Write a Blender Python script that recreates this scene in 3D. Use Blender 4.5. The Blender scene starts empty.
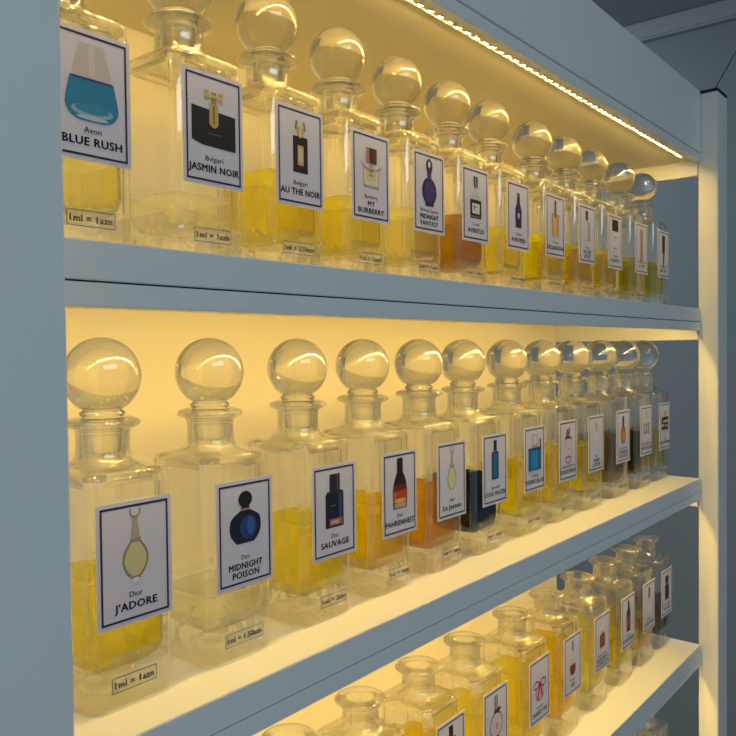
import bpy, bmesh, math, random
from mathutils import Vector, Matrix
random.seed(7)
C = bpy.context.scene.collection
ZE = 1.45                       # eye height
sc = bpy.context.scene

# ------------------------------------------------------------------ materials
def new_mat(name):
    m = bpy.data.materials.new(name); m.use_nodes = True
    nt = m.node_tree; nt.nodes.clear()
    out = nt.nodes.new('ShaderNodeOutputMaterial')
    return m, nt, out

def paint(name, col, rough=0.5, bump=0.0, scale=40, var=0.03, spec=0.4, metal=0.0):
    m, nt, out = new_mat(name)
    b = nt.nodes.new('ShaderNodeBsdfPrincipled')
    b.inputs['Roughness'].default_value = rough
    b.inputs['Metallic'].default_value = metal
    b.inputs['Specular IOR Level'].default_value = spec
    tc = nt.nodes.new('ShaderNodeTexCoord')
    n = nt.nodes.new('ShaderNodeTexNoise'); n.inputs['Scale'].default_value = scale; n.inputs['Detail'].default_value = 3
    nt.links.new(tc.outputs['Object'], n.inputs['Vector'])
    r = nt.nodes.new('ShaderNodeMix'); r.data_type = 'RGBA'
    nt.links.new(n.outputs['Fac'], r.inputs[0])
    r.inputs[6].default_value = (*[max(0, c*(1-var)) for c in col], 1)
    r.inputs[7].default_value = (*[min(1, c*(1+var)) for c in col], 1)
    nt.links.new(r.outputs[2], b.inputs['Base Color'])
    if bump:
        bp = nt.nodes.new('ShaderNodeBump'); bp.inputs['Strength'].default_value = bump; bp.inputs['Distance'].default_value = 0.001
        nt.links.new(n.outputs['Fac'], bp.inputs['Height']); nt.links.new(bp.outputs[0], b.inputs['Normal'])
    nt.links.new(b.outputs[0], out.inputs[0])
    return m

def emit(name, col, s):
    m, nt, out = new_mat(name)
    e = nt.nodes.new('ShaderNodeEmission'); e.inputs[0].default_value = (*col, 1); e.inputs[1].default_value = s
    nt.links.new(e.outputs[0], out.inputs[0]); return m

def glass(name, tint=(1, 1, 1), clear=0.5, ior=1.45, wav=0.15, scale=55, dist=0.002, gloss=0.03, rior=1.6):
    """glass with part of the light passing straight through (thin, clean walls)"""
    m, nt, out = new_mat(name)
    g = nt.nodes.new('ShaderNodeBsdfGlass'); g.inputs['Color'].default_value = (*tint, 1)
    g.inputs['IOR'].default_value = ior; g.inputs['Roughness'].default_value = 0.0
    t = nt.nodes.new('ShaderNodeBsdfTransparent'); t.inputs[0].default_value = (*tint, 1)
    mx = nt.nodes.new('ShaderNodeMixShader'); mx.inputs[0].default_value = clear
    if wav:
        tc = nt.nodes.new('ShaderNodeTexCoord')
        n = nt.nodes.new('ShaderNodeTexNoise'); n.inputs['Scale'].default_value = scale; n.inputs['Detail'].default_value = 1
        nt.links.new(tc.outputs['Object'], n.inputs['Vector'])
        bp = nt.nodes.new('ShaderNodeBump'); bp.inputs['Strength'].default_value = wav; bp.inputs['Distance'].default_value = dist
        nt.links.new(n.outputs['Fac'], bp.inputs['Height']); nt.links.new(bp.outputs[0], g.inputs['Normal'])
    fr = nt.nodes.new('ShaderNodeFresnel'); fr.inputs['IOR'].default_value = rior
    gl = nt.nodes.new('ShaderNodeBsdfGlossy'); gl.inputs['Roughness'].default_value = gloss
    m2 = nt.nodes.new('ShaderNodeMixShader')
    if wav: nt.links.new(bp.outputs[0], gl.inputs['Normal'])
    ge = nt.nodes.new('ShaderNodeNewGeometry'); inv = nt.nodes.new('ShaderNodeMath'); inv.operation = 'SUBTRACT'; inv.inputs[0].default_value = 1
    mu = nt.nodes.new('ShaderNodeMath'); mu.operation = 'MULTIPLY'
    nt.links.new(ge.outputs['Backfacing'], inv.inputs[1]); nt.links.new(fr.outputs[0], mu.inputs[0]); nt.links.new(inv.outputs[0], mu.inputs[1])
    nt.links.new(g.outputs[0], mx.inputs[1]); nt.links.new(t.outputs[0], mx.inputs[2])
    nt.links.new(mu.outputs[0], m2.inputs[0]); nt.links.new(mx.outputs[0], m2.inputs[1]); nt.links.new(gl.outputs[0], m2.inputs[2])
    nt.links.new(m2.outputs[0], out.inputs[0]); return m

def liquid_mat(name, col, refr=0.35, milky=0.0, glow=None):
    m, nt, out = new_mat(name)
    t = nt.nodes.new('ShaderNodeBsdfTransparent'); t.inputs[0].default_value = (*col, 1)
    g = nt.nodes.new('ShaderNodeBsdfGlass'); g.inputs['Color'].default_value = (*col, 1); g.inputs['IOR'].default_value = 1.12
    mx = nt.nodes.new('ShaderNodeMixShader'); mx.inputs[0].default_value = refr
    nt.links.new(t.outputs[0], mx.inputs[1]); nt.links.new(g.outputs[0], mx.inputs[2])
    d = nt.nodes.new('ShaderNodeBsdfTranslucent'); d.inputs[0].default_value = (*(glow or col), 1)
    m2 = nt.nodes.new('ShaderNodeMixShader'); m2.inputs[0].default_value = milky
    nt.links.new(mx.outputs[0], m2.inputs[1]); nt.links.new(d.outputs[0], m2.inputs[2])
    nt.links.new(m2.outputs[0], out.inputs[0]); return m

M = {}
LEDE = 560.0
M['laminate'] = paint('white laminate', (0.80, 0.80, 0.78), 0.42, var=0.015, scale=12)
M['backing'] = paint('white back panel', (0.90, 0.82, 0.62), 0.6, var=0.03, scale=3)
M['board'] = paint('bounce shaded laminate', (0.74, 0.67, 0.45), 0.5, var=0.02, scale=4)  # same laminate, its dim warm bounce shading put into the colour
M['cap'] = paint('black plastic', (0.012, 0.012, 0.013), 0.4)
M['gap'] = paint('dark joint', (0.03, 0.035, 0.035), 0.7)
M['wall'] = paint('grey blue wall paint', (0.36, 0.395, 0.415), 0.8, bump=0.2, scale=90, var=0.04)
M['ceil'] = paint('grey ceiling paint', (0.42, 0.44, 0.45), 0.85, bump=0.1, scale=60, var=0.03)
M['mould'] = paint('pale moulding paint', (0.52, 0.55, 0.56), 0.7)
M['floor'] = paint('grey floor tile', (0.30, 0.30, 0.29), 0.5, scale=8)
M['glass'] = glass('clear bottle glass', (0.996, 0.997, 0.985), 0.90, 1.45, 0.12, 45)
M['edge'] = glass('bottle edge glass', (0.995, 0.996, 0.975), 0.42, 1.45, 0.10, 60, gloss=0.07, rior=1.9)
M['ball'] = glass('solid stopper glass', (0.995, 0.992, 0.95), 0.10, 1.47, 0.03, 25, gloss=0.035)
M['base'] = glass('thick base glass', (0.99, 0.99, 0.96), 0.60, 1.45, 0.7, 75, 0.004, gloss=0.10, rior=1.9)
M['paper'] = paint('white sticker paper', (0.60, 0.58, 0.69), 0.55, var=0.01)
M['ink'] = paint('navy border ink', (0.022, 0.013, 0.045), 0.5)
M['text'] = paint('black printing ink', (0.015, 0.012, 0.018), 0.5)
M['tape'] = paint('led tape', (0.85, 0.75, 0.5), 0.5)
M['led'] = emit('warm led', (1.0, 0.67, 0.18), LEDE)
m, nt, out = new_mat('clear sticker film')
a_ = nt.nodes.new('ShaderNodeBsdfTransparent'); b_ = nt.nodes.new('ShaderNodeBsdfPrincipled')
b_.inputs['Base Color'].default_value = (0.8, 0.74, 0.55, 1); b_.inputs['Roughness'].default_value = 0.25
x_ = nt.nodes.new('ShaderNodeMixShader'); x_.inputs[0].default_value = 0.22
nt.links.new(a_.outputs[0], x_.inputs[1]); nt.links.new(b_.outputs[0], x_.inputs[2]); nt.links.new(x_.outputs[0], out.inputs[0])
M['film'] = m
_ink = {}
def inkmat(c):
    c = tuple(c)
    if c not in _ink: _ink[c] = paint('print %02d' % len(_ink), c, 0.5, var=0.05, scale=300)
    return _ink[c]

# ------------------------------------------------------------------ helpers
def obj(name, bm, mats, parent=None, smooth=False, loc=None):
    me = bpy.data.meshes.new(name); bm.to_mesh(me); bm.free()
    for m in (mats if isinstance(mats, (list, tuple)) else [mats]): me.materials.append(m)
    if smooth:
        for p in me.polygons: p.use_smooth = True
    o = bpy.data.objects.new(name, me); C.objects.link(o)
    if parent: o.parent = parent
    if loc: o.location = loc
    return o
def tag(o, label, cat, group=None):
    o['label'] = label; o['category'] = cat
    if group: o['group'] = group
    return o
def struct(o):
    o['kind'] = 'structure'; return o
def box(bm, x0, x1, y0, y1, z0, z1, bev=0.0, mi=0):
    r = bmesh.ops.create_cube(bm, size=1)
    for v in r['verts']:
        v.co = Vector(((x0+x1)/2+v.co.x*(x1-x0), (y0+y1)/2+v.co.y*(y1-y0), (z0+z1)/2+v.co.z*(z1-z0)))
    fs = set(f for v in r['verts'] for f in v.link_faces)
    if bev:
        es = list({e for f in fs for e in f.edges})
        rr = bmesh.ops.bevel(bm, geom=es, offset=bev, segments=2, affect='EDGES', clamp_overlap=True)
        fs = set(rr['faces']) | {f for f in fs if f.is_valid}
    for f in fs:
        if f.is_valid: f.material_index = mi
def boxobj(name, ext, mat, parent=None, bev=0.0):
    bm = bmesh.new(); box(bm, *ext, bev=bev); return obj(name, bm, mat, parent)
def empty(name, loc=(0, 0, 0)):
    o = bpy.data.objects.new(name, None); o.empty_display_size = 0.02; o.location = loc; C.objects.link(o); return o
def loft(bm, loops, close_start=True, close_end=True, mis=None):
    rings = [[bm.verts.new(p) for p in L] for L in loops]
    n = len(rings[0])
    for k in range(len(rings)-1):
        for i in range(n):
            f = bm.faces.new((rings[k][i], rings[k][(i+1) % n], rings[k+1][(i+1) % n], rings[k+1][i]))
            if mis: f.material_index = mis[k]
    if close_start:
        f = bm.faces.new(list(reversed(rings[0])))
        if mis: f.material_index = mis[0]
    if close_end:
        f = bm.faces.new(rings[-1])
        if mis: f.material_index = mis[-1]
    return rings

# ------------------------------------------------------------------ layout numbers (metres)
XL, XR = 0.2185, 1.4120
PF, PW = -0.0277, 0.0570         # post front plane, post width
YB = 0.268
B1, B2, B3 = ZE+0.0632, ZE-0.2288, ZE-0.5174     # tops of the three shelves
B4 = B3-0.2885
ZC = ZE+0.3133                   # underside of the canopy
ZT = ZE+0.4324

# ------------------------------------------------------------------ room
struct(boxobj('floor', (-1.5, 2.7, -3.0, 3.2, -0.05, 0), M['floor']))
struct(boxobj('ceiling', (-1.5, 2.7, -3.0, 3.2, 2.50, 2.56), M['ceil']))
struct(boxobj('wall_right', (2.6, 2.7, -3.0, 3.2, 0, 2.50), M['wall']))
struct(boxobj('wall_back', (-1.5, 2.6, 3.1, 3.2, 0, 2.50), M['wall']))
struct(boxobj('trim_1', (2.57, 2.6, -3.0, 3.1, 2.44, 2.50), M['mould'], bev=0.006))

# ------------------------------------------------------------------ shelving unit
unit = empty('display_shelving', (XL, 0, 0))
tag(unit, 'tall white display shelving unit with warm under-shelf lighting and open right side', 'shelving')
def upart(name, ext, mat, bev=0.0008, parent=None):
    bm = bmesh.new(); e = list(ext); e[0] -= XL; e[1] -= XL
    box(bm, *e, bev=bev); return obj(name, bm, mat, parent or unit)
def post(x0, x1):
    bm = bmesh.new(); box(bm, x0-XL, x1-XL, PF, 0.004, 0, ZT-0.004, bev=0.0015)
    p = obj('post', bm, M['laminate'], unit)
    bm = bmesh.new(); box(bm, x0-XL-0.0005, x1-XL+0.0005, PF-0.0005, 0.0045, ZT-0.004, ZT+0.001, bev=0.0008)
    obj('end_cap', bm, M['cap'], p); return p
post(XR, XR+PW)
post(XL-PW-0.03, XL)
upart('back_panel', (XL-0.08, XR-0.0005, YB, YB+0.018, 0.05, ZT-0.03), M['backing'])
upart('plinth', (XL, XR, 0.02, YB, 0.02, 0.10), M['laminate'])
# canopy on top: fascia, lip, ceiling board
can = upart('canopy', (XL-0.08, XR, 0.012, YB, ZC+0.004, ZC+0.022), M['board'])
upart('fascia', (XL-0.08, XR-0.002, 0.0, 0.018, ZE+0.3280, ZT), M['laminate'], parent=can)
upart('lip', (XL-0.08, XR, 0.0006, 0.011, ZC, ZE+0.3268), M['laminate'], bev=0.0005, parent=can)
upart('joint', (XL-0.08, XR, 0.004, 0.017, ZE+0.3262, ZT-0.001), M['gap'], bev=0, parent=can)
upart('canopy_top', (XL-0.08, XR, 0.018, YB, ZT-0.02, ZT-0.004), M['laminate'], parent=can)
# shelves
def shelf(zt, th=0.0225, lip=0.0375):
    s = upart('shelf', (XL-0.08, XR-0.0025, 0.0, YB, zt-th, zt), M['laminate'], bev=0.0006)
    upart('lip', (XL-0.08, XR-0.0004, 0.0006, 0.010, zt-lip, zt-th-0.0012), M['laminate'], bev=0.0005, parent=s)
    upart('joint', (XL-0.08, XR, 0.0035, 0.009, zt-th-0.003, zt-0.001), M['gap'], bev=0, parent=s)
    return s
for zt in (B1, B2, B3, B4): shelf(zt)
# side rails tying the front post to the back panel
for z1, z0 in ((ZC+0.004, ZE+0.2905), (B1-0.0226, ZE+0.0095), (B2-0.0226, ZE-0.2790), (B3-0.0226, ZE-0.562), (B4-0.0226, ZE-0.86)):
    upart('side_rail', (XR-0.0003, XR+0.018, 0.005, YB+0.018, z0, z1), M['laminate'])

def led_strip(zu, y, label):
    t = empty('led_strip', (XL, y, zu))
    tag(t, label, 'light strip', 'warm light strips under the boards')
    bm = bmesh.new(); box(bm, -0.075, XR-XL-0.02, -0.004, 0.004, -0.0012, -0.0002)
    obj('tape', bm, M['tape'], t)
    bm = bmesh.new(); box(bm, -0.075, XR-XL-0.02, 0.0040, 0.0048, -0.0021, 0.0)  # added rib that keeps diode light off the board above
    obj('shade_rib', bm, M['tape'], t)
    bm = bmesh.new(); x = -0.07
    while x < XR-XL-0.045:
        
        w_ = [(-0.0018, -0.0011), (-0.0018, -0.0036), (0.0016, -0.0019), (0.0016, -0.0011)]
        loft(bm, [[(x+q, a, b) for a, b in w_] for q in (0, 0.0045)]); x += 0.0167
    bmesh.ops.recalc_face_normals(bm, faces=bm.faces); bm.normal_update()
    for f in bm.faces: f.material_index = 0 if (f.normal.z < -0.3 and f.normal.y > 0.1) else 1
    obj('diodes', bm, [M['led'], M['tape']], t)
    return t
led_strip(ZC+0.004, 0.0165, 'dotted warm light strip along the front edge under the top canopy')
led_strip(B1-0.0225, 0.0165, 'hidden warm light strip behind the lip of the upper shelf')
led_strip(B2-0.0225, 0.0165, 'hidden warm light strip behind the lip of the middle shelf')
led_strip(B3-0.0225, 0.0165, 'hidden warm light strip behind the lip of the lowest visible shelf')

def tube(bm, pts, r, n=8):
    loops = []
    for i, p in enumerate(pts):
        d = (Vector(pts[min(i+1, len(pts)-1)])-Vector(pts[max(i-1, 0)])).normalized()
        a = d.orthogonal().normalized() if i == 0 else (prev-d*prev.dot(d)).normalized()
        prev = a; b = d.cross(a)
        loops.append([Vector(p)+a*r*math.cos(2*math.pi*k/n)+b*r*math.sin(2*math.pi*k/n) for k in range(n)])
    loft(bm, loops)
bm = bmesh.new(); tube(bm, [(XR+0.006, -0.020, ZT-0.001), (XR+0.018, -0.051, ZT+0.058), (XR+0.13, -0.35, 2.499)], 0.0009)
cabo = obj('cable', bm, M['gap'], smooth=True)
tag(cabo, 'thin dark cable rising from the black-capped post to the ceiling', 'cable')

# ------------------------------------------------------------------ bottle geometry
W2, D2 = 0.0322, 0.0340       # half width, half depth
NS = 6                           # arc segments per corner
def rsq(h, r, z):
    """rounded rectangle ring of half width h, corner radius r"""
    out = []; dy = (D2-W2)*min(1, max(0, (h-0.014)/0.012))
    for cx, cy, a0 in ((1, 1, 0), (-1, 1, 90), (-1, -1, 180), (1, -1, 270)):
        for k in range(NS+1):
            a = math.radians(a0+90*k/NS)
            out.append((cx*(h-r)+r*math.cos(a), cy*(h+dy-r)+r*math.sin(a), z))
    return out
NV = 4*(NS+1)
def circ(r, z):
    # same vertex count and starting angle as rsq, spread evenly enough
    out = []
    for q in range(4):
        for k in range(NS+1):
            a = math.radians(q*90 + 90*(k+0.5)/(NS+1))
            out.append((r*math.cos(a), r*math.sin(a), z))
    return out
def mixr(h, rr, cr, t, z):
    A = rsq(h, rr, z); B = circ(cr, z)
    return [(a[0]*(1-t)+b[0]*t, a[1]*(1-t)+b[1]*t, z) for a, b in zip(A, B)]

def body_mesh(short=0.0):
    """short: how much lower shoulder and neck sit"""
    bm = bmesh.new()
    L = []
    # outside, bottom to rim
    L += [rsq(0.0225, 0.005, 0.0012), rsq(0.0285, 0.007, 0.0), rsq(0.0305, 0.008, 0.0010), rsq(W2, 0.009, 0.0035)]
    nb = len(L)
    L += [rsq(W2, 0.009, 0.024), rsq(W2, 0.009, 0.080), rsq(W2, 0.009, 0.1470), rsq(0.0316, 0.009, 0.1500), rsq(0.0300, 0.009, 0.1516)]
    L += [mixr(0.0270, 0.012, 0.026, 0.35, 0.1524), mixr(0.0245, 0.014, 0.0235, 0.8, 0.1538), circ(0.0200, 0.1565), circ(0.0182, 0.1600), circ(0.0176, 0.1650), circ(0.0176, 0.1735),
          circ(0.0186, 0.1768), circ(0.0225, 0.1785), circ(0.0246, 0.1797), circ(0.0250, 0.1810), circ(0.0246, 0.1823), circ(0.0225, 0.1838), circ(0.0180, 0.1850), circ(0.0150, 0.1840)]
    # inside, rim to floor
    L += [circ(0.0140, 0.1800), circ(0.0135, 0.1600), circ(0.0150, 0.1545), mixr(0.0205, 0.012, 0.0195, 0.6, 0.1500), rsq(0.0270, 0.009, 0.1462), rsq(0.0283, 0.009, 0.1420), rsq(0.0283, 0.009, 0.080)]
    L += [rsq(0.0283, 0.009, 0.034), rsq(0.0270, 0.010, 0.0275), rsq(0.0235, 0.010, 0.0235), rsq(0.0150, 0.008, 0.0215), rsq(0.004, 0.002, 0.0215)]
    L = [[(p[0], p[1], p[2]-(short if p[2] > 0.13 else 0)) for p in ring_] for ring_ in L]
    mis = []
    for k in range(len(L)-1):
        mis.append(1 if (k < nb or k >= len(L)-5) else 0)
    loft(bm, L, mis=mis)
    bm.normal_update()
    for f in bm.faces:
        if f.material_index == 0:
            n = f.normal; c = f.calc_center_median()
            if c.z > 0.1475-short or (abs(n.z) < 0.3 and max(abs(n.x), abs(n.y)) < 0.985): f.material_index = 2
    bmesh.ops.recalc_face_normals(bm, faces=bm.faces)
    me = bpy.data.meshes.new('bottle_glass'); bm.to_mesh(me); bm.free()
    me.materials.append(M['glass']); me.materials.append(M['base']); me.materials.append(M['edge'])
    for p in me.polygons: p.use_smooth = True
    me.set_sharp_from_angle(angle=math.radians(50))
    return me
BODY = body_mesh(); BODY_SHORT = body_mesh(0.0055)

def stopper_mesh():
    bm = bmesh.new(); n = 40
    prof = [(0.0, 0.1600), (0.0105, 0.1600), (0.0118, 0.1612), (0.0128, 0.1800), (0.0134, 0.1845), (0.0150, 0.1862), (0.0150, 0.1872), (0.0128, 0.1890), (0.0118, 0.1905)]
    R = 0.0260; zc = 0.2115
    a0 = math.asin(0.0122/R)
    for k in range(1, 25):
        a = math.pi - a0 - (math.pi-a0)*k/24
        prof.append((R*math.sin(a), zc+R*math.cos(a)))
    prof[-1] = (0.0, zc+R)
    rings = []
    for r, z in prof:
        if r < 1e-6: rings.append([bm.verts.new((0, 0, z))])
        else: rings.append([bm.verts.new((r*math.cos(2*math.pi*i/n), r*math.sin(2*math.pi*i/n), z)) for i in range(n)])
    for A, B in zip(rings, rings[1:]):
        for i in range(n):
            j = (i+1) % n
            if len(A) == 1: bm.faces.new((A[0], B[j], B[i]))
            elif len(B) == 1: bm.faces.new((A[i], A[j], B[0]))
            else: bm.faces.new((A[i], A[j], B[j], B[i]))
    bmesh.ops.recalc_face_normals(bm, faces=bm.faces)
    me = bpy.data.meshes.new('ball_stopper'); bm.to_mesh(me); bm.free(); me.materials.append(M['ball'])
    for p in me.polygons: p.use_smooth = True
    return me
STOP = stopper_mesh()

def liquid_mesh(level, mat, surf):
    bm = bmesh.new(); e = 0.0003
    top = max(level, 0.034)
    L = [rsq(0.004, 0.002, 0.0218), rsq(0.0150-e, 0.008, 0.0218), rsq(0.0235-e, 0.010, 0.0238), rsq(0.0270-e, 0.010, 0.0278), rsq(0.0283-e, 0.009, 0.0342)]
    L += [rsq(0.0283-e, 0.009, top), rsq(0.0272, 0.009, top-0.0008)]
    loft(bm, L); bmesh.ops.recalc_face_normals(bm, faces=bm.faces)
    me = bpy.data.meshes.new('liquid'); bm.to_mesh(me); bm.free(); me.materials.append(mat); me.materials.append(surf)
    for p in me.polygons:
        p.use_smooth = True
        if p.center.z > top-0.0009 and p.normal.z > 0.3: p.material_index = 1
    me.set_sharp_from_angle(angle=math.radians(40))
    return me

# ------------------------------------------------------------------ printed stickers
DEPS = bpy.context.evaluated_depsgraph_get
AW = dict(zip("ABCDEFGHIJKLMNOPQRSTUVWXYZ", (722, 722, 722, 722, 667, 611, 778, 722, 278, 556, 722, 611, 833, 722, 778, 667, 778, 722, 667, 611, 722, 667, 944, 667, 667, 611)))
AW.update(dict(zip("abcdefghijklmnopqrstuvwxyz", (556, 611, 556, 611, 556, 333, 611, 611, 278, 278, 556, 278, 889, 611, 611, 611, 611, 389, 556, 333, 611, 556, 778, 556, 556, 500))))
AW.update({' ': 278, "'": 238, '&': 722, '.': 278, '=': 584}); AW.update({d: 556 for d in '0123456789'})
def text_polys(s, cx, y0, cap, bold, maxw=46.0):
    """flat text as (verts, faces) in millimetres: baseline y0, centred on cx"""
    cu = bpy.data.curves.new('t', 'FONT'); cu.body = s; cu.size = 1; cu.resolution_u = 2
    cu.offset = 0.0
    if bold: cu.space_character = 1.07
    o = bpy.data.objects.new('t', cu); C.objects.link(o)
    bpy.context.view_layer.update()
    me = bpy.data.meshes.new_from_object(o.evaluated_get(DEPS()))
    vs = [v.co.copy() for v in me.vertices]; fs = [tuple(p.vertices) for p in me.polygons]
    bpy.data.objects.remove(o); bpy.data.curves.remove(cu); bpy.data.meshes.remove(me)
    x0 = min(v.x for v in vs); x1 = max(v.x for v in vs)
    capf = 0.70
    want = sum(AW.get(ch, 600) for ch in s)/716.0*cap*(1.0 if bold else 0.93)
    want = min(want, maxw)
    sx = want/(x1-x0); sy = cap/capf
    base = [((v.x-x0)*sx - want/2 + cx, v.y*sy + y0) for v in vs]
    V, Fs = [], []
    k = cap*(0.055 if bold else 0.02)                      # heavier strokes: the same letters laid over each other
    for ax, ay in (((-k, 0), (0, k*.6), (k, 0), (0, -k*.6)) if bold else ((-k, 0), (k, 0))):
        n = len(V); V += [(x+ax, y+ay) for x, y in base]; Fs += [tuple(i+n for i in f) for f in fs]
    return V, Fs

def put(bm, vs, fs, yoff, mi=0):
    """millimetre drawing -> front-facing polygons (x right, z up), yoff = height off the surface in mm"""
    V = [bm.verts.new((x*0.001, -yoff*0.001, y*0.001)) for x, y in vs]
    for f in fs:
        try: F = bm.faces.new([V[i] for i in f]); F.material_index = mi
        except ValueError: pass
def rect(x0, y0, x1, y1, c): return ('p', [(x0, y0), (x1, y0), (x1, y1), (x0, y1)], c)
def poly(pts, c): return ('p', pts, c)
def ell(cx, cy, rx, ry, c, n=22): return ('p', [(cx+rx*math.cos(2*math.pi*i/n), cy+ry*math.sin(2*math.pi*i/n)) for i in range(n)], c)
def ring(cx, cy, rx, ry, w, c, a0=0, a1=360, n=20):
    o = [(cx+rx*math.cos(math.radians(a0+(a1-a0)*i/n)), cy+ry*math.sin(math.radians(a0+(a1-a0)*i/n))) for i in range(n+1)]
    q = [(cx+(rx-w)*math.cos(math.radians(a0+(a1-a0)*i/n)), cy+(ry-w)*math.sin(math.radians(a0+(a1-a0)*i/n))) for i in range(n+1)]
    return ('r', (o, q), c)
def sym(pts, c):
    """right half given bottom to top, rounded off with a spline when it has four points or more"""
    if len(pts) >= 4:
        q = []
        for i in range(len(pts)-1):
            p0, p1, p2, p3 = pts[max(i-1, 0)], pts[i], pts[i+1], pts[min(i+2, len(pts)-1)]
            for k in range(4):
                t = k/4
                q.append(tuple(0.5*(2*b+(c_-a)*t+(2*a-5*b+4*c_-d)*t*t+(3*b-a-3*c_+d)*t**3) for a, b, c_, d in zip(p0, p1, p2, p3)))
        pts = q+[pts[-1]]
    return ('p', list(pts)+[(-x, y) for x, y in reversed(pts)], c)
BK = (0.012, 0.011, 0.014); NV_ = (0.012, 0.018, 0.07); GD = (0.50, 0.36, 0.12); SV = (0.42, 0.40, 0.42); WH = (0.72, 0.70, 0.74)
PAL = (0.62, 0.58, 0.45); BL = (0.02, 0.16, 0.38); GR = (0.30, 0.28, 0.30)
def amphora(w, body, line):
    return [sym([(2.5, -13), (w*.75, -8), (w, -1), (w*.85, 6), (3.2, 13), (2.0, 20), (1.6, 27)], line),
            sym([(2.2, -11), (w*.62, -7), (w*.85, -1), (w*.7, 5), (2.6, 11)], body),
            sym([(3.0, 13), (1.8, 20), (1.3, 27)], (0.45, 0.38, 0.25)), rect(-4, 12, 4, 13.6, GR),
            ring(0, 31, 4.2, 4.2, 1.1, (0.30, 0.22, 0.12), 150, 390), rect(-2, -15, 2, -12, WH)]
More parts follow.
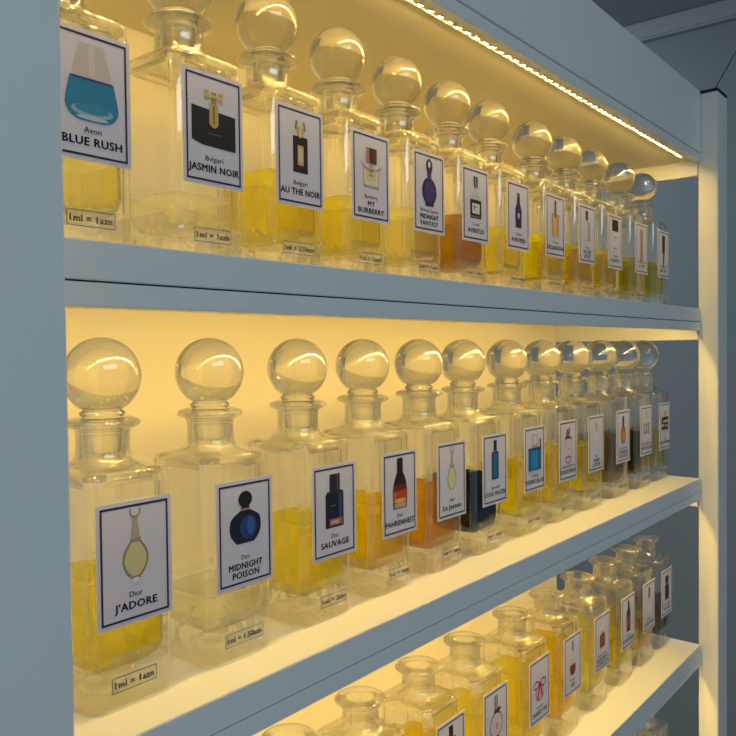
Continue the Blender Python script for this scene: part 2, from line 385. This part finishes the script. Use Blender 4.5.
PIC = {
 'blue_dome': [sym([(17, -11), (17, -8), (14, 9), (8.5, 30)], (0.52, 0.46, 0.48)), sym([(8, -17), (14, -15), (18, -10), (18, -4), (15, 9)], (0.02, 0.20, 0.38)), ell(0, -10.5, 14.5, 4.0, (0.25, 0.42, 0.52)), ell(0, -9.3, 12, 3.0, (0.03, 0.24, 0.42)), rect(-14, 8, 14, 9.2, (0.05, 0.04, 0.12)), ell(0, -14.8, 11, 1.4, (0.45, 0.55, 0.60)), sym([(2, 10), (2, 29)], (0.60, 0.54, 0.55))],
 'black_flacon': [poly([(-20, -11), (-10, -13.5), (20, -14), (20, 11), (-20, 13)], BK), sym([(1, 0), (3.8, 2), (4.2, 6), (4.0, 17)], GD), sym([(2.3, 17), (2.3, 25)], (0.36, 0.24, 0.07)), rect(-8.5, 19, -4.5, 25.5, GD), rect(4.5, 19, 8.5, 25.5, GD), rect(-8, 21, 8, 23, (0.60, 0.45, 0.2)), rect(-.7, 3, .7, 16, (0.2, 0.13, 0.03)), rect(-6, -5, 6, -4.3, (0.12, 0.1, 0.06))],
 'black_slim': [rect(-8.5, -14, 8.5, 15, BK), rect(-3.2, -8, 3.6, 8, (0.50, 0.38, 0.20)), rect(-2.2, -5, 2.6, 6, (0.62, 0.50, 0.32)), sym([(3.5, 15), (4.2, 22)], GD), poly([(-6.5, 21), (-4.5, 20), (-3, 27), (-5, 28)], (0.28, 0.18, 0.08)), poly([(6.5, 21), (4.5, 20), (3, 27), (5, 28)], (0.28, 0.18, 0.08)), rect(-1.2, 14, 1.2, 26, (0.7, 0.58, 0.3))],
 'square_bow': [rect(-12, -15, 12, 6, GR), rect(-11, -14, 11, 6, (0.66, 0.62, 0.52)), rect(-8, -8, 8, 5, (0.62, 0.56, 0.30)), rect(-11, -14, 11, -12.2, (0.45, 0.42, 0.45)), poly([(-18, 10), (-6, 4), (6, 3), (18, 8), (14, 4), (0, 0.5), (-10, 3)], (0.45, 0.28, 0.20)), rect(-8, 9, 9, 24, (0.10, 0.035, 0.03)), rect(-8, 9, -3, 24, (0.42, 0.20, 0.14)), rect(0, 9, 2, 24, (0.03, 0.01, 0.012)), ring(0, 4.5, 3.2, 2.8, 1.2, (0.42, 0.22, 0.15)), rect(-4, -3, 4, -2, GR), rect(-3, 0, 3, 0.8, GR)],
 'violet_round': [ell(0, -3, 14, 15, (0.03, 0.02, 0.10)), sym([(8, -19), (8.5, -14)], (0.02, 0.014, 0.07)), ell(0, -4, 9.5, 11, (0.045, 0.035, 0.16)), sym([(4, 10), (4, 21)], (0.06, 0.04, 0.12)), ell(0, 24, 6.2, 8.2, (0.03, 0.02, 0.10)), ell(0, 26, 2, 3.4, WH), ring(-1, -4, 7, 8, .8, (0.10, 0.09, 0.28), 80, 250)],
 'black_band': [sym([(11.5, -16), (11.5, 6), (8, 9)], (0.55, 0.54, 0.56)), rect(-11.5, -16, 11.5, 4, BK), rect(-7.5, -11, 8, 0, (0.66, 0.64, 0.66)), rect(-4, -8, -2.5, -2, BK), rect(-5, -4, 3, -3, BK), rect(-11.5, -14.5, 11.5, -13.8, (0.3, 0.3, 0.3)), sym([(3.5, 17), (4.8, 29)], (0.07, 0.03, 0.05)), rect(-1, 17, 0.6, 28, SV), ell(0, 11, 7, 3.2, (0.58, 0.56, 0.58))],
 'indigo_long': [sym([(7, -15), (8, 0), (7.6, 7), (4, 14), (3, 26)], (0.025, 0.015, 0.085)), rect(-3.3, 22, 3.3, 24, (0.10, 0.06, 0.2)), ell(0.4, 0, 2.2, 2.6, WH), rect(-.8, -4, 1.6, 0, WH), rect(-5.5, -13, -4.5, 3, (0.06, 0.05, 0.18))],
 'amber_spray': [rect(-10.5, -16, 10.5, 14, GR), rect(-9.5, -14.5, 9.5, 12.5, (0.60, 0.34, 0.10)), rect(-5, -12, 2, 10, (0.72, 0.48, 0.20)), rect(-9.5, -16, 9.5, -14, (0.6, 0.5, 0.45)), rect(-4, 14, 4, 20, SV), rect(-2.3, 9, 2.3, 28, (0.14, 0.09, 0.08)), ell(0, 28, 3.2, 3.4, (0.10, 0.07, 0.08)), rect(-4.5, 20, 4.5, 21.5, GR)],
 'clear_tube': [rect(-12, -15, 11, 14, SV), rect(-11, -14, 10, 13, (0.58, 0.56, 0.60)), rect(1, -14, 9, 13, (0.36, 0.33, 0.36)), ell(-2, 20, 5, 4, BK), ell(-2, 27, 5, 4, BK), rect(-9, -10, -6, 10, WH)],
 'black_cube_cap': [rect(-12, 14, 12, 31, (0.02, 0.012, 0.016)), rect(-11, -17, 11, 13, (0.66, 0.63, 0.68)), rect(-6, 4, 6, 6, GR), rect(-7, -12, 7, -10, GR), rect(-9, -16, 9, -15.4, SV), rect(-5, -1, 5, -.4, SV)],
 'gold_capsule': [rect(-5, -20, 5, 24, (0.26, 0.15, 0.05)), ell(0, 24, 7.2, 5.4, (0.34, 0.22, 0.08)), ell(0, -20, 7.2, 5.4, (0.34, 0.22, 0.08)), rect(-2.5, -18, 0, 23, (0.58, 0.42, 0.18)), ell(0, -22, 4, 2.4, GD), ell(0, 25.5, 4, 2.4, GD)],
 'black_bolt': [poly([(-7, 30), (8, 30), (5, 4), (6, 2), (-1, -26), (-4, -26), (-3, 0), (-8, 2)], BK), poly([(2, 3), (4, 2.5), (0, -12)], (0.3, 0.3, 0.3))],
 'gold_amphora': amphora(9.5, (0.60, 0.52, 0.28), (0.30, 0.24, 0.14)),
 'navy_flask': [sym([(9, -12.5), (15, -6), (16.5, 2), (14, 9), (5, 14)], (0.008, 0.012, 0.035)), ell(3, 0, 9, 9.5, (0.012, 0.05, 0.20)), ell(5.5, 1, 4, 7.5, (0.025, 0.11, 0.34)), rect(-5, 14, 5, 16.4, (0.45, 0.25, 0.18)), ell(0, 23, 7.2, 6.6, (0.012, 0.010, 0.014)), rect(-4, 15.8, 4, 18.5, BK)],
 'dark_spray': [rect(-11.5, -15.5, 11, 13.5, (0.010, 0.011, 0.030)), rect(5, -10, 9, 13, (0.04, 0.055, 0.18)), sym([(10.5, 13.5), (9.5, 15.5)], (0.02, 0.02, 0.04)), rect(-6.5, 15, 6.5, 30, (0.022, 0.016, 0.022)), rect(2.5, 16, 4.5, 30, (0.10, 0.08, 0.10)), rect(-7, -14, 9.5, -8, (0.30, 0.12, 0.10)), rect(-5, -12.5, 5, -9.5, (0.55, 0.36, 0.32)), rect(-5, 2.8, 1, 3.4, (0.2, 0.2, 0.25))],
 'red_fade': [sym([(11, -16), (11, -9), (11.5, -3)], (0.30, 0.10, 0.03)), sym([(11.5, -8), (11.6, 2)], (0.46, 0.07, 0.015)), sym([(11.6, 1), (9, 11)], (0.14, 0.018, 0.01)), sym([(10.4, 7), (8, 13), (5, 18)], BK), rect(-4.6, 17, 4.6, 32, BK), ell(0, -8.5, 9.5, 2.2, (0.75, 0.42, 0.08)), rect(-9, -15, 9, -11, (0.55, 0.36, 0.30)), rect(-9, -7, -7, 0, (0.6, 0.2, 0.1))],
 'slim_amphora': amphora(8.5, (0.64, 0.60, 0.36), (0.36, 0.32, 0.20)),
 'blue_column': [rect(-8, -13, 8, 18, (0.012, 0.05, 0.16)), rect(-4, -11, 4, 16, (0.02, 0.14, 0.34)), rect(-8, -13, 8, -11, (0.02, 0.03, 0.08)), rect(-3.5, 19, 3.5, 31, BK), rect(-5, 18, 5, 19.6, (0.1, 0.2, 0.4))],
 'blue_block': [rect(-17, -17, 17, 12, (0.012, 0.12, 0.34)), rect(-9, -14, 9, 9, (0.02, 0.22, 0.48)), rect(-17, -19, 17, -16, (0.45, 0.50, 0.58)), rect(-17, 9.5, 17, 12, (0.02, 0.05, 0.14)), rect(-7.5, 14, 7.5, 29, SV), rect(-5, 16, 5, 27, (0.60, 0.58, 0.60)), rect(-8, 12, 8, 14.5, GR), rect(-7, 19, -5.5, 29, GR), rect(13, 12, 16, 20, BK), ring(13, 19, 4, 4, 1.5, BK, 0, 120)],
 'pink_flower': [rect(-11, -13, 11, 10, (0.56, 0.44, 0.52)), rect(-8, -11, 7, 8, (0.62, 0.52, 0.60)), poly([(-11, 11), (0, 16), (11, 11), (7, 17), (0, 13), (-7, 18)], (0.04, 0.01, 0.03)), ell(-3, 22, 4, 5, (0.34, 0.12, 0.30)), ell(3, 24, 4, 5, (0.42, 0.18, 0.36)), ell(0, 20, 4, 4, (0.25, 0.08, 0.22)), ring(0, -14, 9, 5.5, 2.0, (0.30, 0.12, 0.24)), ell(1, 0, 1, 1.4, BK)],
 'pale_pillar': [rect(-8.5, -14, 8.5, 15, (0.58, 0.55, 0.60)), rect(-5, -12, 5, 13, (0.66, 0.64, 0.68)), rect(-4.5, 15, 4.5, 28, (0.50, 0.46, 0.42)), rect(-2, 17, 1, 27, (0.36, 0.32, 0.28)), rect(-6, -5, 6, -4, SV)],
 'amber_teardrop': [sym([(4, -17), (9.5, -12), (11, -3), (9, 7), (4, 14)], (0.40, 0.13, 0.02)), ell(1.5, -4, 6.5, 9, (0.62, 0.26, 0.05)), rect(-3.8, 13, 3.8, 29, BK), rect(-9, -17, 9, -15.5, (0.6, 0.4, 0.3))],
 'bracket_mark': [rect(-12, -18, 12, 14, (0.64, 0.62, 0.66)), rect(-11, -7, -8.5, 10, BK), rect(8.5, -7, 11, 10, BK), rect(-11, 8, -6, 10, BK), rect(6, 8, 11, 10, BK), rect(-11, -7, -6, -5, BK), rect(6, -7, 11, -5, BK), rect(-1.8, 18, 1.8, 30, SV), ring(0, 5, 4, 4, 1.6, BK, -30, 180), poly([(3.6, 4), (1.8, 4.6), (-4.5, -4), (-2, -4)], BK), rect(-4.5, -5, 4.5, -3.2, BK)],
 'black_buckle': [rect(-17, -8, 17, 14, BK), rect(-8, 4.5, 17, 8.5, (0.60, 0.52, 0.34)), rect(-17, -2, -3, 2, (0.60, 0.52, 0.34)), rect(3, -3.5, 13, 0.5, (0.60, 0.52, 0.34)), rect(-5, 14, 6, 24, (0.45, 0.40, 0.26)), rect(-17, -14, 17, -8, (0.58, 0.52, 0.50))],
 'black_tall': [rect(-9, -15, 9, 18, BK), rect(-4, 18, 4, 31, BK)],
 'lilac_disc': [ell(0, -4, 15, 15, (0.20, 0.13, 0.26)), ell(0, -4, 13, 13, (0.58, 0.50, 0.64)), ell(2, -6, 3, 4, (0.55, 0.30, 0.12)), poly([(-5, 10), (6, 8), (12, 13), (4, 15), (-4, 13)], (0.03, 0.02, 0.10)), rect(-3.6, 13, 3.6, 30, (0.16, 0.13, 0.18)), rect(-1, 14, 1, 30, SV), rect(-6, -20, 6, -17, (0.05, 0.03, 0.12))],
 'pink_bow': [ell(0, -5, 12, 11, (0.55, 0.30, 0.38)), ell(1, -4, 9, 8, (0.66, 0.46, 0.54)), ring(-9, 6, 8, 5.5, 2, (0.34, 0.03, 0.10)), ring(9, 6, 8, 5.5, 2, (0.34, 0.03, 0.10)), poly([(-2, 6), (2, 6), (9, -12), (5, -12)], (0.38, 0.04, 0.12)), poly([(-2, 6), (2, 6), (-5, -14), (-9, -14)], (0.38, 0.04, 0.12)), rect(-4, 10, 4, 19, (0.58, 0.52, 0.58)), ell(0, 5, 3, 3, (0.28, 0.02, 0.08))],
 'red_foot': [sym([(6, -16), (9, -8), (7, 12), (5, 16)], (0.60, 0.55, 0.60)), sym([(5.5, -16), (9, -9), (8.2, -2)], (0.26, 0.02, 0.02)), rect(-2.2, 16, 2.2, 30, (0.15, 0.10, 0.14)), rect(-6, 3, 6, 4, SV)],
 'red_square': [rect(-10, -13, 10, 8, (0.24, 0.03, 0.015)), rect(-5, -10, 5, 5, (0.34, 0.06, 0.03)), rect(-5, 8, 5, 12, GD), rect(-6.5, 12, 6.5, 24, (0.60, 0.56, 0.52)), rect(-5, 13.5, 3, 22.5, WH)],
 'red_tall': [sym([(8, -17), (8, 12), (3.5, 18), (2.8, 31)], (0.05, 0.012, 0.014)), rect(-6.5, -12, 6.5, 6, (0.26, 0.03, 0.02)), rect(-3.5, -11, -1, 5, (0.45, 0.10, 0.06))],
 'clear_black_cap': [sym([(10, -16), (10, 6), (6, 13)], (0.56, 0.55, 0.60)), rect(-7, -13, 7, 3, (0.66, 0.66, 0.70)), rect(-3.4, 12, 3.4, 29, BK), rect(-5, -9, 5, -8, GR)],
 'black_square': [rect(-10, -14, 10, 12, BK), rect(-3.5, 11, 3.5, 16, BK), rect(-8.5, 15, 8.5, 27, BK), rect(-10, -15, 10, -14, GR)],
}

WIDE = {'gold_amphora': 1.04, 'navy_flask': 1.02, 'dark_spray': 1.03}
def make_label(parent, pic, brand, lines, dx, zc=0.0913):
    """paper sticker with frame, picture and lettering on the front face"""
    y = -D2-0.0004
    bm = bmesh.new(); box(bm, -0.0272, 0.0272, -0.0002, 0.0004, -0.0398, 0.0398)
    lab = obj('label', bm, M['paper'], parent, loc=(dx, y, zc)); lab.scale.x = WIDE.get(pic, 1.0)
    bm = bmesh.new(); a, b, w = 24.6, 37.0, 1.45
    put(bm, [(-a, -b), (a, -b), (a, b), (-a, b), (-a+w, -b+w), (a-w, -b+w), (a-w, b-w), (-a+w, b-w)],
        [(0, 1, 5, 4), (1, 2, 6, 5), (2, 3, 7, 6), (3, 0, 4, 7)], 0.30)
    obj('printed_frame', bm, M['ink'], lab)
    # picture
    shapes = PIC[pic]; cols = []
    for s in shapes:
        if s[2] not in cols: cols.append(s[2])
    two = len(lines) > 1
    sh = 4.0 if two else 1.5
    sc_ = 0.92 if two else 1.0
    bm = bmesh.new()
    for k, s in enumerate(shapes):
        off = 0.30+0.03*k
        T = lambda p: (p[0]*sc_, p[1]*sc_+sh)
        if s[0] == 'p': put(bm, [T(p) for p in s[1]], [tuple(range(len(s[1])))], off, cols.index(s[2]))
        else:
            o, q = s[1]; n = len(o)
            put(bm, [T(p) for p in o+q], [(i, i+1, n+i+1, n+i) for i in range(n-1)], off, cols.index(s[2]))
    bmesh.ops.triangulate(bm, faces=[f for f in bm.faces if len(f.verts) > 4])
    obj('printed_picture', bm, [inkmat(c) for c in cols], lab)
    bm = bmesh.new()
    if two:
        for t, yb in zip(lines, (-26.3, -32.8)):
            put(bm, *text_polys(t, 0, yb, 4.7, True), 0.3)
        put(bm, *text_polys(brand, 0, -19.4, 3.4, False, 40), 0.3)
    else:
        put(bm, *text_polys(lines[0], 0, -30.3, 5.0, True), 0.3)
        put(bm, *text_polys(brand, 0, -22.6, 3.7, False, 40), 0.3)
    obj('lettering', bm, M['text'], lab)
    return lab

def make_price(parent, txt, dx, zc):
    y = -D2-0.0003
    w = 17.0 if len(txt) < 12 else 19.0
    bm = bmesh.new(); box(bm, -w*.001, w*.001, -0.0001, 0.0002, -0.0052, 0.0052)
    pt = obj('price_sticker', bm, M['film'], parent, loc=(dx, y, zc))
    bm = bmesh.new(); a, b, t = w-.3, 4.9, 0.42
    put(bm, [(-a, -b), (a, -b), (a, b), (-a, b), (-a+t, -b+t), (a-t, -b+t), (a-t, b-t), (-a+t, b-t)],
        [(0, 1, 5, 4), (1, 2, 6, 5), (2, 3, 7, 6), (3, 0, 4, 7)], 0.22)
    put(bm, *text_polys(txt, 0, -2.1, 4.1, True, 2*w-5), 0.22)
    obj('price_lettering', bm, M['text'], pt)
    return pt

LIQ = {}
def liq(col, milky, glow):
    k = (col, milky, glow)
    if k not in LIQ: LIQ[k] = (liquid_mat('perfume %d' % len(LIQ), col, 0.08, milky, glow),
                             liquid_mat('perfume lit top %d' % len(LIQ), tuple(c**0.6 for c in col), 0.05, 0.30, tuple(min(1, c*1.0+0.1) for c in glow)))  # paler top face: the surface's reflected light put into its colour
    return LIQ[k]
# liquid looks: (tint per surface, milkiness, scatter colour)
YEL = ((0.97, 0.90, 0.30), 0.10, (0.98, 0.86, 0.15)); VIV = ((0.98, 0.91, 0.05), 0.12, (1.0, 0.92, 0.04)); GOLD = ((0.96, 0.83, 0.12), 0.10, (0.98, 0.75, 0.06))
PALE = ((0.98, 0.94, 0.55), 0.06, (0.98, 0.90, 0.45)); CLR = ((0.99, 0.98, 0.88), 0.02, (0.95, 0.92, 0.75)); AMB = ((0.97, 0.84, 0.15), 0.12, (1.0, 0.72, 0.06))
ORG = ((0.91, 0.67, 0.12), 0.12, (0.90, 0.55, 0.05)); BRN = ((0.72, 0.53, 0.13), 0.08, (0.5, 0.32, 0.05)); NAV = ((0.06, 0.10, 0.22), 0.06, (0.02, 0.07, 0.20))
DRK = ((0.45, 0.32, 0.12), 0.06, (0.25, 0.16, 0.03)); OLV = ((0.90, 0.80, 0.18), 0.10, (0.75, 0.66, 0.10)); GRN = ((0.87, 0.80, 0.20), 0.10, (0.65, 0.62, 0.12)); SMK = ((0.66, 0.56, 0.36), 0.05, (0.4, 0.33, 0.15))

def make_bottle(x, zb, look, level, pic, brand, lines, price, label, group, yf=0.044, rot=0.0, pdx=-0.002, pz=0.0165, ldx=0.0, stopped=True, sdz=0.0):
    t = empty('perfume_bottle', (x, yf+D2, zb))
    t.rotation_euler.z = math.radians(rot)
    tag(t, label, 'bottle', group)
    g = bpy.data.objects.new('glass_body', BODY_SHORT if sdz < -0.002 else BODY); C.objects.link(g); g.parent = t
    if stopped:
        s = bpy.data.objects.new('ball_stopper', STOP); C.objects.link(s); s.parent = t; s.location.z = sdz
        s.rotation_euler.z = random.uniform(0, 6)
    l = bpy.data.objects.new('liquid', liquid_mesh(level, *liq(*look))); C.objects.link(l); l.parent = t
    if pic: make_label(t, pic, brand, lines, ldx, 0.0930 if yf < 0.04 else 0.0913)
    if price: make_price(t, price, ldx+pdx, pz)
    return t

GU, GM, GL, G4 = 'perfume bottles on the upper shelf', 'perfume bottles on the middle shelf', 'perfume bottles on the lower shelf', 'perfume bottles on the bottom shelf'
P1 = '1ml = 1azn'
UP = [
 (0.2750, PALE, .0590, 'blue_dome', 'Avon', ['BLUE RUSH'], P1, 'square glass bottle, label picturing a blue domed flacon with frosted tapering top'),
 (0.3720, CLR, .0470, 'black_flacon', 'Bvlgari', ['JASMIN NOIR'], P1, 'nearly clear square bottle, label picturing a wide black flacon with gold stopper'),
 (0.4648, VIV, .0790, 'black_slim', 'Bvlgari', ['AU THE NOIR'], '1ml = 2.50azn', 'yellow square bottle, label picturing a slim black flacon with gold plaque'),
 (0.5600, YEL, .0720, 'square_bow', 'Burberry', ['MY', 'BURBERRY'], P1, 'pale yellow square bottle, label picturing a square flacon with bow and brown cap'),
 (0.6545, PALE, .0740, 'violet_round', 'Britney Spears', ['MIDNIGHT', 'FANTASY'], P1, 'pale square bottle, label picturing a round dark violet flask with long neck'),
 (0.7437, BRN, .0790, 'black_band', 'Creed', ['AVENTUS'], P1, 'square bottle of brown perfume, label picturing a black-banded flacon with white square'),
 (0.8428, YEL, .0760, 'indigo_long', 'Calvin', ['FOR MEN'], P1, 'yellow square bottle, label picturing a long-necked indigo bottle with white emblem'),
 (0.9422, VIV, .0800, 'amber_spray', 'Cartier', ['DECLARATION'], P1, 'bright yellow square bottle, label picturing an amber rectangular spray flacon'),
 (1.0427, OLV, .0760, 'clear_tube', 'Chanel', ['ALLURE', 'SPORT'], P1, 'olive yellow square bottle, label picturing a grey flacon with two black dots above'),
 (1.1467, AMB, .0770, 'black_cube_cap', 'Chanel', ['EGOISTE'], P1, 'amber yellow square bottle, label picturing a white flacon with square black cap'),
 (1.2564, GRN, .0760, 'gold_capsule', 'Carolina Herrera', ['212 VIP'], P1, 'green-tinged square bottle, label picturing a slender gold capsule'),
 (1.3621, GRN, .0770, 'black_bolt', 'Carolina Herrera', ['BAD BOY'], P1, 'olive green square bottle, label picturing a black lightning bolt shape'),
]
MID = [
 (0.3000, VIV, .0830, 'gold_amphora', 'Dior', ["J'ADORE"], P1, 'yellow square bottle, label picturing a large pale gold amphora with ring top'),
 (0.3962, CLR, .0500, 'navy_flask', 'Dior', ['MIDNIGHT', 'POISON'], '1ml = 1.50azn', 'almost empty clear bottle, label picturing a round navy flask with black ball cap'),
 (0.5016, VIV, .0845, 'dark_spray', 'Dior', ['SAUVAGE'], '1ml = 2azn', 'bright yellow bottle, label picturing a dark navy cylinder flacon with dark cap'),
 (0.5990, GOLD, .0860, 'red_fade', 'Dior', ['FAHRENHEIT'], P1, 'golden yellow bottle, label picturing a flacon fading from black to red'),
 (0.6916, ORG, .0850, 'slim_amphora', 'Dior', ['Le Jasmin'], P1, 'bottle of orange perfume, label picturing a slim pale amphora'),
 (0.7818, NAV, .0850, 'blue_column', 'Davidoff', ['COOL WATER'], P1, 'bottle of dark navy perfume, label picturing a narrow blue column with black cap'),
 (0.8810, VIV, .0850, 'blue_block', 'Dunhill', ['DESIRE BLUE'], P1, 'vivid yellow bottle, label picturing a broad blue flacon with clear cap'),
 (0.9774, YEL, .0930, 'pink_flower', 'Dolce & Gabbana', ['DOLCE PEONY'], P1, 'pale yellow bottle, label picturing a pink flacon with black bow and flower'),
 (1.0708, VIV, .0910, 'pale_pillar', 'Clean', ['WARM', 'COTTON'], P1, 'vivid yellow bottle, label picturing a faint pale grey pillar flacon'),
 (1.1759, SMK, .0930, 'amber_teardrop', 'Giorgio Armani', ['STRONGER', 'WITH YOU'], P1, 'bottle of smoky dark perfume, label picturing an amber teardrop flacon with black cap'),
 (1.2766, DRK, .0880, 'bracket_mark', 'Escentric Molecules', ['MOLECULE 02'], P1, 'bottle of dark brown perfume, label with a numeral 2 between square brackets'),
 (1.3672, OLV, .0850, 'black_buckle', 'Fendi', ['FAN DI FENDI'], P1, 'olive bottle, label picturing a black and gold square buckle flacon'),
]
LOW = [
 (0.4860, YEL, .1000, None, '', [], None, 'glass bottle with only its rim showing, leftmost under the middle shelf'),
 (0.5850, AMB, .1050, None, '', [], None, 'open-necked amber bottle without a visible label, second from the left under the middle shelf'),
 (0.6840, AMB, .1050, 'black_tall', 'Dior', ['HOMME'], None, 'amber-tinted bottle at the picture bottom, label showing only a black cap'),
 (0.7780, YEL, .1100, 'lilac_disc', 'Lanvin', ['ECLAT'], None, 'yellow bottle, label picturing a round lilac disc flacon with grey neck'),
 (0.8870, YEL, .1150, 'pink_bow', 'Lanvin', ['MARRY ME'], None, 'yellow bottle, label picturing a pink flacon tied with a crimson bow'),
 (0.9862, AMB, .1200, 'red_foot', 'Kenzo', ['AIR'], None, 'deep yellow bottle, label picturing a slender clear flacon with a red foot'),
 (1.0874, PALE, .1180, 'red_square', 'Maison Francis', ['BACCARAT', 'ROUGE 540'], None, 'pale bottle, label picturing a small square dark red flacon'),
 (1.1923, VIV, .0700, 'red_tall', 'Montale', ['ROSES MUSK'], None, 'yellow bottle, label picturing a tall dark red bottle shape'),
 (1.2848, GOLD, .0800, 'clear_black_cap', 'Montblanc', ['EXPLORER'], None, 'golden bottle, label picturing a clear flacon with slim black cap'),
 (1.3762, DRK, .0830, 'black_square', 'Narciso Rodriguez', ['FOR HER'], None, 'bottle of dark brownish perfume, label picturing an all-black square flacon'),
]
# where each neck stands along the shelf (the stickers sit a little off centre)
NX = {GU: (0.2733, 0.3695, 0.4631, 0.5560, 0.6484, 0.7415, 0.8325, 0.9459, 1.0393, 1.1361, 1.2478, 1.3534),
      GM: (0.2999, 0.3932, 0.4939, 0.5870, 0.6824, 0.7696, 0.8746, 0.9690, 1.0644, 1.1693, 1.2709, 1.3605),
      GL: (0.4800, 0.5780, 0.6750, 0.7680, 0.8800, 0.9790, 1.0803, 1.1849, 1.2773, 1.3685)}
FRONT = (0.036, 0.037, 0.041, 0.044, 0.045, 0.045, 0.046, 0.046, 0.046, 0.047, 0.047, 0.047)
FRONT_LOW = (0.044, 0.044, 0.044, 0.044, 0.044, 0.045, 0.045, 0.046, 0.046, 0.047)
for row, zb, grp in ((UP, B1, GU), (MID, B2, GM), (LOW, B3, GL)):
    for k, (x, look, lev, pic, br, ln, pr, lab) in enumerate(row):
        nx = NX[grp][k]
        make_bottle(nx, zb+0.0003, look, lev, pic, br, ln, pr, lab, grp, yf=(FRONT_LOW if row is LOW else FRONT)[k], pz=0.0180 if row is UP else 0.0165,
                    ldx=x-nx, stopped=row is not LOW, sdz=-0.0055 if row is UP else 0.0008)
make_bottle(1.352, B4+0.0003, CLR, .06, None, '', [], None, 'clear bottle on the lowest shelf, only its shoulder showing at the picture bottom', G4)

# ------------------------------------------------------------------ lights
def area(name, loc, size, size_y, energy, col, rot):
    l = bpy.data.lights.new(name, 'AREA'); l.shape = 'RECTANGLE'; l.size = size; l.size_y = size_y; l.energy = energy; l.color = col
    o = bpy.data.objects.new(name, l); C.objects.link(o); o.location = loc; o.rotation_euler = [math.radians(a) for a in rot]; return o
WARM = (1.0, 0.60, 0.17)
area('front_fill', (0.1, -1.6, 2.45), 1.4, 1.0, 18, (0.66, 0.86, 1.0), (28, 0, 0))  # added cool fill for the front faces, not a real fitting
area('wall_fill', (1.9, 1.2, 2.4), 0.6, 0.6, 7, (0.75, 0.88, 1.0), (0, -20, 0))  # added fill behind the unit to brighten the end wall
w = bpy.data.worlds.new('w'); sc.world = w; w.use_nodes = True
bgn = w.node_tree.nodes['Background']; bgn.inputs[0].default_value = (0.62, 0.78, 0.90, 1); bgn.inputs[1].default_value = 0.31

# ------------------------------------------------------------------ camera
yaw, pit, rol, F = 51.254, -1.3863, -0.6344, 787.14
y, p, r_ = math.radians(yaw), math.radians(pit), math.radians(rol)
fw = Vector((math.sin(y)*math.cos(p), math.cos(y)*math.cos(p), math.sin(p)))
rt = fw.cross(Vector((0, 0, 1))).normalized(); up = rt.cross(fw)
rt2 = math.cos(r_)*rt+math.sin(r_)*up; up2 = -math.sin(r_)*rt+math.cos(r_)*up
cd = bpy.data.cameras.new('camera'); cd.sensor_width = 36; cd.lens = 36*F/736; cd.clip_start = 0.01
co = bpy.data.objects.new('camera', cd); C.objects.link(co)
co.matrix_world = Matrix(((rt2.x, up2.x, -fw.x, 0), (rt2.y, up2.y, -fw.y, -0.4), (rt2.z, up2.z, -fw.z, ZE), (0, 0, 0, 1)))
sc.camera = co

cy = sc.cycles
cy.max_bounces = 24; cy.transmission_bounces = 20; cy.transparent_max_bounces = 48; cy.glossy_bounces = 8; cy.diffuse_bounces = 8
cy.use_denoising = True; cy.sample_clamp_indirect = 10.0; cy.caustics_refractive = True; cy.caustics_reflective = True; cy.blur_glossy = 0.3
sc.view_settings.view_transform = 'Standard'; sc.view_settings.look = 'None'; sc.view_settings.exposure = 0.0
